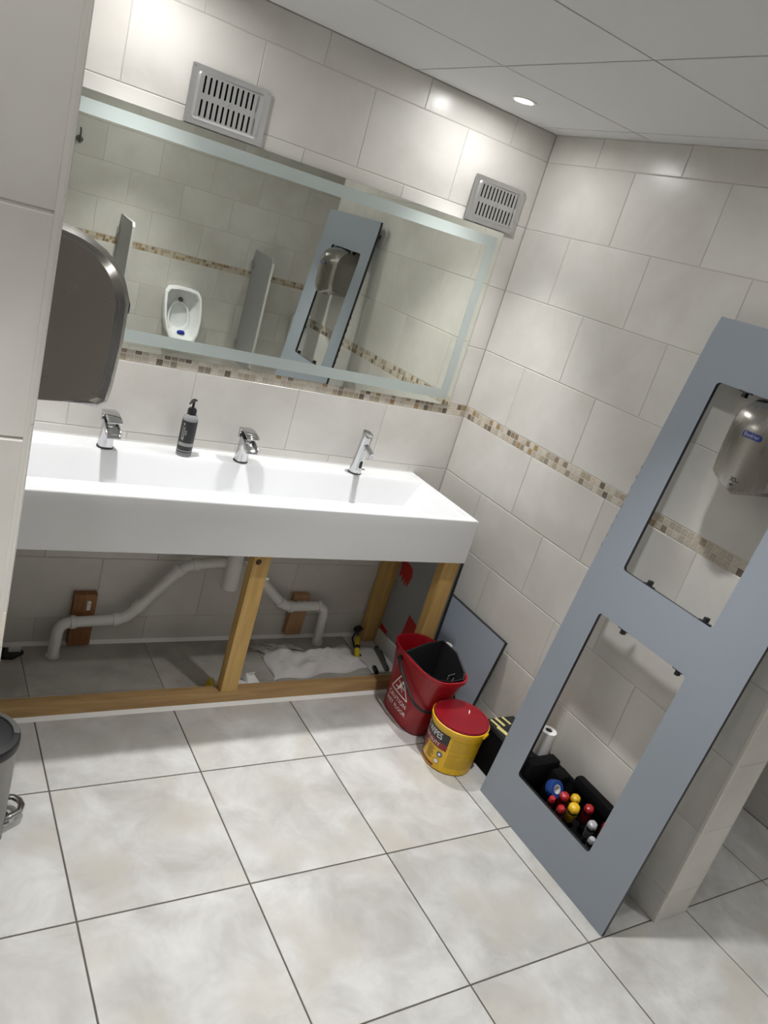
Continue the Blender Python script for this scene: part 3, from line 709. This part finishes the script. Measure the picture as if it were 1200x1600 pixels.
# ------------------------------------------------------------------ leaning board beside the basin
t = thing('leaning_board', 'plain grey board with black edges leaning behind the red bucket', 'board', (-.085, -.45, 0))
ang = math.atan2(.066, .405)
mt = Matrix.Rotation(ang, 4, 'Y')
G().box(-.006, .006, -.262, .262, .002, .411).xf(mt).build('board_sheet', 'panel', t, smooth=0)
g = G(); g.box(-.0065, .0065, -.2645, -.262, .002, .411); g.box(-.0065, .0065, .262, .2645, .002, .411); g.box(-.0065, .0065, -.2645, .2645, .411, .4135)
g.xf(mt).build('edge_strip', 'black', t, smooth=0)

# ------------------------------------------------------------------ red mop bucket
BC = (-.280, -.600)
t = thing('mop_bucket', 'red mop bucket with black wringer, white caution triangle on its side', 'bucket', (BC[0], BC[1], 0.0005))
g = G(); prof = [(0, .068, .118), (.006, .074, .123), (.10, .081, .132), (.20, .090, .147), (.270, .096, .166), (.272, .102, .173), (.290, .103, .174), (.290, .096, .167), (.27, .091, .160), (.10, .076, .127), (.012, .068, .118)]
g.loft([superring(0, -.002 - .016 * z / .29, z, a, b, 56, 3.0) for z, a, b in prof]); g.build('bucket_shell', 'red_plastic', t, smooth=40)
def on_side(y, z, off=.0012):
    # left long side of the shell (facing -x)
    za = [(0, .068, .118), (.006, .074, .123), (.10, .081, .132), (.20, .090, .147), (.270, .096, .166)]
    for (z0, a0, b0), (z1, a1, b1) in zip(za, za[1:]):
        if z <= z1: break
    u = (z - z0) / (z1 - z0); a = a0 + (a1 - a0) * u; b = b0 + (b1 - b0) * u
    yy = y + .002 + .016 * z / .29
    q = min(.999, abs(yy) / b); x = a * (1 - q ** 3.0) ** (1 / 3.0)
    return (-x - off, y, z)
g = G()
vs, fs = text_geo('CAUTION', .0265, .012, 1, 1.12); map_geo(g, vs, fs, lambda a, b: on_side(-a + .002, .090 + b))
vs, fs = text_geo('WET FLOOR', .0240, .012, 1, 1.04); map_geo(g, vs, fs, lambda a, b: on_side(-a + .002, .058 + b))
# triangle outline
def seg_strip(p, q, wd): 
    p, q = Vector(p), Vector(q); d = (q - p).normalized(); n = Vector((-d.y, d.x)) * wd / 2; k = 6
    for i in range(k):
        a, b = p.lerp(q, i / k), p.lerp(q, (i + 1) / k)
        g.add([on_side(*c) for c in ((a - n), (b - n), (b + n), (a + n))], [(0, 1, 2, 3)])
DY = .033
T0, T1, T2 = (-.035 + DY, .208), (.022 + DY, .118), (-.092 + DY, .118)
for p, q in ((T0, T1), (T1, T2), (T2, T0)): seg_strip(p, q, .0055)
for p, q, wd in (((-.040, .165), (-.030, .142), .011), ((-.030, .142), (-.006, .138), .0055), ((-.030, .142), (-.018, .126), .0055), ((-.038, .158), (-.062, .150), .0045), ((-.038, .160), (-.018, .168), .0045), ((-.040, .150), (-.052, .134), .0045)): seg_strip((p[0] + DY, p[1]), (q[0] + DY, q[1]), wd)
c = Vector((-.046 + DY, .174)); g.add([on_side(c.x + .0065 * math.cos(k * PI / 5), c.y + .0065 * math.sin(k * PI / 5)) for k in range(10)], [tuple(range(10))])
g.build('caution_print', 'white_ink', t, smooth=0, fixn=False)
g = G()     # wringer: angular black funnel set in the near half
topr = [(-.090, .035, .288), (.010, .043, .316), (.088, .045, .326), (.094, -.050, .328), (.090, -.130, .292), (.060, -.165, .287), (-.010, -.174, .287), (-.065, -.158, .287), (-.090, -.100, .287)]
inn = [(x * .93, y * .95 - .003, z - .001) for x, y, z in topr]; bot = [(x * .55, y * .62 - .02, .13) for x, y, z in topr]; bot2 = [(x * .6, y * .66 - .02, .126) for x, y, z in topr]
g.loft([bot2, topr, inn, bot], True, True); w_ = g.build('wringer', 'black', t, smooth=20)
G().tube([(.0, -.155, .27), (.02, -.12, .25), (.05, -.09, .25), (.07, -.10, .265)], .004, 10).build('wringer_spring', 'chrome', t)
G().tube([(.015, -.165, .268), (.035, -.13, .25), (.06, -.11, .252)], .004, 10).build('wringer_spring', 'chrome', t)
pth = [(-.098, .045, .252), (-.106, .025, .240), (-.108, -.02, .214), (-.106, -.075, .182), (-.098, -.120, .155), (-.066, -.148, .136), (0, -.1515, .130), (.066, -.148, .136), (.098, -.120, .155), (.106, -.075, .182), (.108, -.02, .214), (.106, .025, .240), (.098, .045, .252)]
G().tube(smooth_path(pth, .03, 4), .0055, 10).build('carry_handle', 'black', t)
for s_ in (-1, 1): G().lathe([(.011, 0), (.010, .008)], 16).xf(Matrix.Translation((s_ * .094, .045, .252)) @ Matrix.Rotation(s_ * PI / 2, 4, 'Y')).build('handle_pivot', 'black', t)
t = thing('white_bottle', 'white capped bottle standing behind the red bucket', 'bottle', (-.140, -.535, 0))
G().lathe([(.022, 0.001), (.025, .006), (.025, .20), (.022, .225), (.014, .235), (.014, .25)], 24).build('bottle_body', 'paper', t, smooth=40)
G().lathe([(.020, .25), (.020, .288), (.018, .291)], 24).build('bottle_cap', 'white_ink', t, smooth=40)

# ------------------------------------------------------------------ yellow wipes tub
TC = (-.264, -.861)
t = thing('wipes_tub', 'yellow tub of wipes with red lid in front of the bucket', 'tub', (TC[0], TC[1], .0005))
def tr(z): return .0955 + (.103 - .0955) * z / .172
G().lathe([(.09, 0), (.0955, .004), (tr(.172), .172), (.108, .173), (.110, .177), (.110, .188), (.1075, .190), (.1, .190)], 64).build('tub_body', 'yellow', t, smooth=40)
g = G(); g.lathe([(.1065, .187), (.1065, .194), (.1045, .198), (.0985, .1975), (.097, .1955), (.040, .1955), (.036, .1945), (.012, .194)], 64); lid = g.build('lid', 'red_lid', t, smooth=35)
G().box(-.012, .012, -.0016, .0016, .1955, .1975).build('lid_slit', 'white_ink', lid, loc=(.048, .018, 0), rot=(0, 0, .9), smooth=0)
G().box(-.016, .016, -.004, .004, -.007, .006).build('lid_tab', 'yellow', lid, loc=(.045, -.1010, .179), rot=(0, 0, .42), bevel=.002)
def cp(a, z, off=.0006): r = tr(z) + off; return (r * math.cos(math.radians(a)), r * math.sin(math.radians(a)), z)
def patch(g, a0, a1, z0, z1, off=.0006, mi=0, n=24):
    vs = [];
    for i in range(n + 1): a = a0 + (a1 - a0) * i / n; vs += [cp(a, z0, off), cp(a, z1, off)]
    g.add(vs, [(2 * i, 2 * i + 2, 2 * i + 3, 2 * i + 1) for i in range(n)], mi)
RT = -142
g = G(); patch(g, -258, RT, .117, .160); patch(g, -258, -204, .030, .117, n=14); g.build('label_panel', 'label_black', t, fixn=False)
g = G(); patch(g, -258, RT, .092, .117, .0007); patch(g, -232, RT - 18, .010, .020, .0008); g.build('label_band', 'label_red', t, fixn=False)
g = G(); patch(g, RT + 6, -60, .030, .056); patch(g, RT + 6, -60, .060, .092); patch(g, RT + 6, -60, .098, .150); g.build('label_small_print_panel', 'label_olive', t, fixn=False)
def wrap(txt, size, ac, zc, mat, bold, nm, sp=1.0, vstretch=1.0):
    g = G(); vs, fs = text_geo(txt, size, bold, 1, sp)
    map_geo(g, vs, fs, lambda x, y: cp(ac + math.degrees(x / .1), zc + y * vstretch, .0013)); return g.build(nm, mat, t, smooth=0, fixn=False)
wrap('BIG WIPES', .0265, -193, .139, 'white_ink', .006, 'label_lettering', 1.0, 1.35)
wrap('HEAVY-DUTY', .0185, -192, .1045, 'white_ink', .006, 'label_lettering', 1.0, 1.05)
g = G()
for k, w_ in enumerate((18, 22, 16, 20, 22, 14, 19, 17)): patch(g, -186, -186 + w_ * .9, .082 - k * .0068, .0845 - k * .0068, .0010, n=4)
g.build('label_small_print', 'ink', t, fixn=False)
def disc(ac, zc, r, mat, off, nm): 
    g = G(); n = 20; g.add([cp(ac + math.degrees(r / .098 * math.cos(2 * PI * k / n)), zc + r * math.sin(2 * PI * k / n), off) for k in range(n)] + [cp(ac, zc, off)], [(k, (k + 1) % n, n) for k in range(n)]); g.build(nm, mat, t, fixn=False)
disc(-153, .070, .013, 'grey_ink', .0010, 'label_seal'); disc(-153, .070, .0095, 'label_black', .0013, 'label_seal'); disc(-153, .070, .006, 'white_ink', .0016, 'label_seal')
disc(-156, .037, .013, 'label_olive', .0010, 'label_emblem'); disc(-156, .038, .0085, 'white_ink', .0014, 'label_emblem')
g = G()
for k, (a, z, w_, h) in enumerate(((-200, .090, 10, .008), (-198, .078, 12, .008), (-199, .066, 11, .007), (-201, .055, 9, .007))): patch(g, a - w_, a + w_ * .5, z - h / 2, z + h / 2, .0012, n=5)
g.build('label_picture', 'red_lid', t, fixn=False)
wrap('4x4', .012, -196, .030, 'white_ink', .01, 'label_lettering')

# ------------------------------------------------------------------ black kit box with yellow print
KB = (-.079, -.997)
t = thing('kit_box', 'black box with pale yellow patterned top beside the tub', 'box', (KB[0], KB[1], 0.0005))
G().box(-.075, .075, -.13, .13, 0, .165).build('box_body', 'matt_black', t, bevel=.004)
g = G()
g.loft([[(-.077, -.132, .166), (.077, -.132, .166), (.077, .132, .166), (-.077, .132, .166)], [(-.070, -.125, .180), (.070, -.125, .180), (.070, .125, .180), (-.070, .125, .180)]]); lid = g.build('box_lid', 'black', t, bevel=.003)
k = 0
for (x, y, w_, l_, rz) in ((-.05, .095, .010, .045, .15), (-.022, .098, .012, .05, .15), (.012, .100, .010, .045, .15), (-.048, .048, .018, .05, .2), (.02, .01, .030, .04, -.3), (-.052, .0, .016, .034, .2), (-.03, -.04, .022, .03, .1), (.045, .055, .008, .03, .2), (-.05, -.06, .012, .03, .2), (.0, -.055, .02, .02, .1)):
    G().box(-w_ / 2, w_ / 2, -l_ / 2, l_ / 2, .180, .1825).build('printed_bar', 'bag_yellow', t, loc=(x, y, 0), rot=(0, 0, rz + PI / 2 * 0), bevel=.0006)
for q in range(7): G().lathe([(.006, .178), (.006, .186), (.003, .188)], 10, (.058, .09 - q * .022, 0)).build('zip_stud', 'screw', t)

# ------------------------------------------------------------------ paper roll, tool tote and tools behind the panel
t = thing('paper_roll', 'upright white paper roll behind the lower opening of the panel', 'paper roll', (-.052, -1.078, .1825))
g = G(); g.lathe([(.012, .004), (.030, 0), (.030, .095), (.0275, .0965), (.013, .0965), (.013, .090), (.013, .01)], 32); g.build('roll_body', 'paper', t, smooth=40)
G().lathe([(.0128, .004), (.0128, .093)], 20).build('roll_core', 'label_black', t)
TO = (-.108, -1.325)
t = thing('tool_tote', 'open black fabric tool tote behind the lower opening of the panel', 'tool bag', (TO[0], TO[1], 0.0005), (0, 0, 0))
g = G(); hx, hy = .088, .198
g.box(-hx, hx, -hy, hy, 0, .02); g.box(-hx, -hx + .012, -hy, hy, .02, .150); g.box(hx - .012, hx, -hy, hy, .02, .185); g.box(-hx + .012, hx - .012, hy - .012, hy, .02, .165); g.box(-hx + .012, hx - .012, -hy, -hy + .012, .02, .165)
g.build('tote_body', 'matt_black', t, bevel=.003)
G().box(.050, .088, -.165, .072, .182, .226).build('back_flap', 'matt_black', t, bevel=.012)
G().box(-.005, .055, .100, .148, .09, .205).build('side_pocket', 'matt_black', t, rot=(.10, 0, .05), bevel=.010)
G().box(-.08, .06, .150, .196, .13, .218).build('end_pocket', 'matt_black', t, bevel=.008)
G().box(-hx + .014, hx - .014, -hy + .014, .08, .021, .080).build('inner_tray', 'matt_black', t)
for k in range(14): G().lathe([(.0035, 0), (.0035, .004)], 8, (-hx + .005, -.18 + k * .027, .150)).build('rivet', 'screw', t)
def driver(x, y, zt, r, mat, label, tilt=(.26, -.38)):
    """a screwdriver leaning in the tote; x, y, zt is the centre of its butt end"""
    E_ = Matrix.Rotation(tilt[1], 3, 'Y') @ Matrix.Rotation(tilt[0], 3, 'X'); ax = E_ @ Vector((0, 0, 1)); h = (zt - .082) / ax.z
    b0 = Vector((x, y, zt)) - ax * h
    t = thing('screwdriver', label, 'screwdriver', tuple(b0), (tilt[0], tilt[1], 0), 'tools standing in the tote')
    g = G(); n = 24; rings = []
    for rr, z in ((r * .55, h - .088), (r * .8, h - .085), (r * .78, h - .065), (r, h - .045), (r * 1.02, h - .018), (r * .97, h - .007), (r * .72, h - .001), (r * .2, h)):
        rings.append([((rr * (1 - (.07 if k % 4 == 0 else 0))) * math.cos(2 * PI * k / n), (rr * (1 - (.07 if k % 4 == 0 else 0))) * math.sin(2 * PI * k / n), z) for k in range(n)])
    g.loft(rings); g.build('handle', mat, t, smooth=50)
    G().tube([(0, 0, .002), (0, 0, max(.012, h - .09))], r * .22, 8).build('shaft', 'dull_metal', t)
    G().lathe([(r * 1.0, h - .030), (r * 1.05, h - .026), (r * 1.05, h - .020), (r * 1.0, h - .016)], 20).build('grip_ring', 'black', t)
driver(-.146, -1.306, .205, .0165, 'tool_red', 'red screwdriver handle between the blue tape and a yellow handle')
driver(-.120, -1.330, .212, .0165, 'yellow', 'yellow screwdriver handle nearer the wall in the tool tote')
driver(-.160, -1.365, .212, .0190, 'yellow', 'larger yellow screwdriver handle in the middle of the tote')
driver(-.096, -1.375, .205, .0165, 'tool_red', 'red screwdriver handle right of the yellow ones, by the black flap')
driver(-.088, -1.452, .200, .0145, 'tool_red', 'rightmost red screwdriver handle beside the panel opening edge')
driver(-.130, -1.430, .195, .0165, 'tool_clear', 'clear grey screwdriver handle near the right corner of the tote')
driver(-.165, -1.470, .180, .0125, 'tool_clear', 'small grey handle at the lowest corner of the opening', (.1, -.2))
driver(-.178, -1.290, .185, .0120, 'tool_red', 'red handle close behind the panel, left of the larger yellow handle', (.2, -.2))
driver(-.178, -1.335, .185, .0140, 'tool_red', 'dark red handle close behind the panel below the larger yellow handle', (.2, -.2))
t = thing('tape_roll', 'blue roll of tape lying on end in the tool tote', 'tape', (-.136, -1.252, .180), (0.9, -.5, .4))
G().lathe([(.016, -.014), (.030, -.014), (.031, -.012), (.031, .012), (.030, .014), (.016, .014), (.016, -.014)], 32, cap0=False, cap1=False).build('tape_body', 'tool_blue', t, smooth=40)
G().lathe([(.0158, -.0135), (.0158, .0135), (.0135, .0135), (.0135, -.0135), (.0158, -.0135)], 28, cap0=False, cap1=False).build('tape_core', 'paper', t, smooth=40)

# ------------------------------------------------------------------ large leaning panel with two openings
t = thing('cutout_panel', 'tall blue-grey panel with two rectangular openings leaning on the right wall', 'panel', (-.228, -1.35, .0005))
PA = math.atan2(.177, 1.786); PT = .013
def opening(u0, u1, v0, v1): return list(reversed(rrect(u0, u1, v0, v1, .012, 4)))
outer = [(.314, 0), (.314, .9), (.290, 1.735), (.284, 1.786), (-.318, 1.786), (-.310, .9), (-.314, 0)]
outer = [(y - 0, v) for y, v in outer]
holes = [opening(-.155, .195, .975, 1.607), opening(-.155, .200, .165, .815)]
bm = bmesh.new(); edges = []
loops = []
for lp in [outer] + holes:
    vsx = [bm.verts.new((0, y, v)) for y, v in lp]; loops.append(vsx)
    for a, b in zip(vsx, vsx[1:] + vsx[:1]): edges.append(bm.edges.new((a, b)))
bmesh.ops.triangle_fill(bm, use_beauty=True, use_dissolve=False, edges=edges)
bm.verts.index_update(); tri = [[v.index for v in f.verts] for f in bm.faces]; vv = [tuple(v.co) for v in bm.verts]; nloops = [[v.index for v in lp] for lp in loops]; bm.free()
R = Matrix.Rotation(PA, 4, 'Y')
g = G(); g.add(vv, tri, 0); g.add([(PT, y, z) for x, y, z in vv], tri, 0); g.xf(R).build('panel_board', 'panel', t, smooth=0, fixn=False)
g = G()
for lp in nloops:
    for a, b in zip(lp, lp[1:] + lp[:1]): g.add([vv[a], vv[b], (PT, *vv[b][1:]), (PT, *vv[a][1:])], [(0, 1, 2, 3)])
g.xf(R).build('panel_edge', 'black', t, smooth=0, fixn=False)
def tclip(y, v, up):
    g = G(); g.box(.001, PT + .003, -.019, .019, .0005, .0042); g.box(.001, PT + .006, -.0055, .0055, .0042, .018)
    if not up: g.v = [(x, yy, -z) for x, yy, z in g.v]
    g.v = [(x, y + yy, v + z) for x, yy, z in g.v]; g.xf(R).build('fixing_clip', 'black', t, bevel=.0008)
tclip(.092, .974, True); tclip(-.122, .974, True); tclip(.098, .816, False); tclip(-.123, .816, False); tclip(.10, 1.608, False); tclip(-.10, 1.608, False)
for v in (1.72,):
    for y in (.24, -.25): G().box(PT, PT + .034, y - .012, y + .012, v - .010, v + .010).xf(R).build('standoff_clip', 'black', t, bevel=.002)
for k in range(9): G().box(.0, PT + .002, .3143, .3165, 1.0 + k * .035, 1.012 + k * .035).xf(R @ Matrix.Translation((0, -.006 - k * .0008, 0))).build('edge_lug', 'black', t, smooth=0)

# ------------------------------------------------------------------ pedal bin
t = thing('pedal_bin', 'brushed steel pedal bin with black lid at the left edge', 'bin', (-1.868, -.885, .0005))
rb = .0955
G().lathe([(rb * .93, 0), (rb * .95, .004), (rb * .95, .014), (rb * .93, .016)], 48).build('base_ring', 'black', t, smooth=40)
G().lathe([(rb * .90, .014), (rb * .95, .016), (rb, .300), (rb * .96, .301)], 64).build('body', 'bin_steel', t, smooth=40)
G().lathe([(rb * .98, .300), (rb * 1.035, .301), (rb * 1.035, .320), (rb * 1.0, .326), (rb * .84, .328), (rb * .82, .325), (rb * .4, .329), (rb * .05, .330)], 64).build('lid', 'black', t, smooth=40)
g = G(); vs = []
for k in range(21):
    a = math.radians(-8 + 100 * k / 20)
    for rr, zz in ((rb * .86, .3285), (rb * 1.0, .3272), (rb * 1.037, .3205)): vs.append((rr * math.cos(a), rr * math.sin(a), zz))
g.add(vs, [(3 * k + q, 3 * k + 3 + q, 3 * k + 4 + q, 3 * k + 1 + q) for k in range(20) for q in (0, 1)]); g.build('lid_trim', 'dull_metal', t, fixn=True)
pv = math.radians(-12)
G().tube([(.084, -.034, .030), (.130, -.032, .030), (.149, -.016, .030), (.154, .004, .030), (.148, .024, .030), (.130, .038, .030), (.084, .040, .030)], .0095, 12, flat=.75).build('pedal', 'chrome', t, rot=(0, 0, math.radians(26)))
G().box(.082, .114, -.022, .028, .008, .022).build('pedal_arm', 'black', t, rot=(0, 0, math.radians(26)), bevel=.003)
G().box(-.03, .03, .085, .118, .29, .325).build('hinge', 'black', t, bevel=.005)

# ------------------------------------------------------------------ urinal wall (seen in the mirror)
def urinal(x, z0, label):
    t = thing('urinal', label, 'urinal', (x, YF + .0005, z0), group='white ceramic urinals')
    def outl(s_, d, zsh=0):     # outline scaled; y = depth as a function of height
        pts = []
        for px, pz in ((-.12, .40), (-.05, .412), (.05, .412), (.12, .40), (.148, .36), (.152, .28), (.148, .18), (.13, .09), (.10, .03), (.05, .003), (0, 0), (-.05, .003), (-.10, .03), (-.13, .09), (-.148, .18), (-.152, .28), (-.148, .36)):
            pts.append((px * s_, (pz - .21) * s_ + .21 + zsh))
        return pts
    def fd(z): return .10 + .20 * (1 - max(0, min(1, z / .41))) ** .9
    g = G(); o = outl(1, 0); rings = [[(px * .8, 0, pz * .9 + .03) for px, pz in o]]
    rings.append([(px, fd(pz) - .03, pz) for px, pz in o]); rings.append([(px, fd(pz), pz) for px, pz in outl(.99, 0)])
    rings.append([(px, fd(pz), pz) for px, pz in outl(.88, 0)])
    rings.append([(px, fd(pz) - .05 - .03, pz) for px, pz in outl(.82, 0)])
    rings.append([(px, .035 + .05 * (1 - pz / .41), pz) for px, pz in outl(.60, 0, .0)])
    rings.append([(px, .03 + .04 * (1 - pz / .41), pz) for px, pz in outl(.2, 0, 0)])
    g.loft(rings, True, True).build('bowl', 'ceramic', t, bevel=.004, smooth=60)
    pts = []
    for k in range(13):
        a = math.radians(-200 + 220 * k / 12) ; 
    ring = [(.082 * math.sin(2 * PI * k / 28), 0, .165 + .125 * math.cos(2 * PI * k / 28)) for k in range(29)]
    G().tube([(px, .045 + .10 * (1 - pz / .30), pz) for px, _, pz in ring], .010, 8, caps=False).build('bowl_lip', 'ceramic', t)
    G().lathe([(.018, 0), (.018, .02), (.012, .028)], 20).xf(Matrix.Translation((0, .055, .305)) @ Matrix.Rotation(-PI / 2, 4, 'X')).build('flush_spreader', 'dull_metal', t)
    G().lathe([(.028, 0), (.028, .06), (.022, .075)], 18, (0, .12, -.09)).build('waste_trap', 'black', t)
    return t
urinal(-.155, .505, 'white ceramic urinal with a dark flush spreader, in the mirror')
urinal(.955, .505, 'white ceramic urinal mostly hidden behind the grey panel in the mirror')
tag(G().lathe([(.030, 0), (.032, .012), (.026, .022)], 18).build('urinal_block', 'blue', None, (-.135, YF + .165, .560), (.4, 0, 0)), 'blue deodorising block in the urinal bowl, in the mirror', 'block')
def screen(x, label):
    t = thing('urinal_screen', label, 'screen', (x, YF + .0005, .40), group='grey urinal screens')
    G().prism([(0, 0), (.37, .0), (.395, .03), (.395, .885), (.37, .915), (0, .93)], -.009, .009, axis='X').build('screen_board', 'screen', t, smooth=0)
    G().box(-.0095, .0095, .3955, .398, .03, .885).build('edge_strip', 'screen_edge', t, smooth=0)
    for z in (.12, .78): G().box(-.022, .022, 0, .035, z, z + .05).build('wall_bracket', 'screw', t, bevel=.002)
screen(-.685, 'grey urinal screen nearest the dryer on the left, in the mirror'); screen(.405, 'grey urinal screen right of the urinal, in the mirror')
t = thing('wall_hook', 'small dark metal hook on the far wall, in the mirror', 'hook', (-1.055, YF + .0005, 1.745))
G().lathe([(.024, 0), (.024, .012), (.016, .016)], 18).xf(Matrix.Rotation(-PI / 2, 4, 'X')).build('hook_plate', 'dull_metal', t)
G().tube([(0, .012, 0), (0, .03, .01), (-.003, .04, .05), (-.006, .035, .075)], .006, 8).build('hook_arm', 'dull_metal', t)
G().tube([(0, .012, -.01), (0, .04, -.025), (0, .05, .0)], .005, 8).build('hook_arm', 'dull_metal', t)
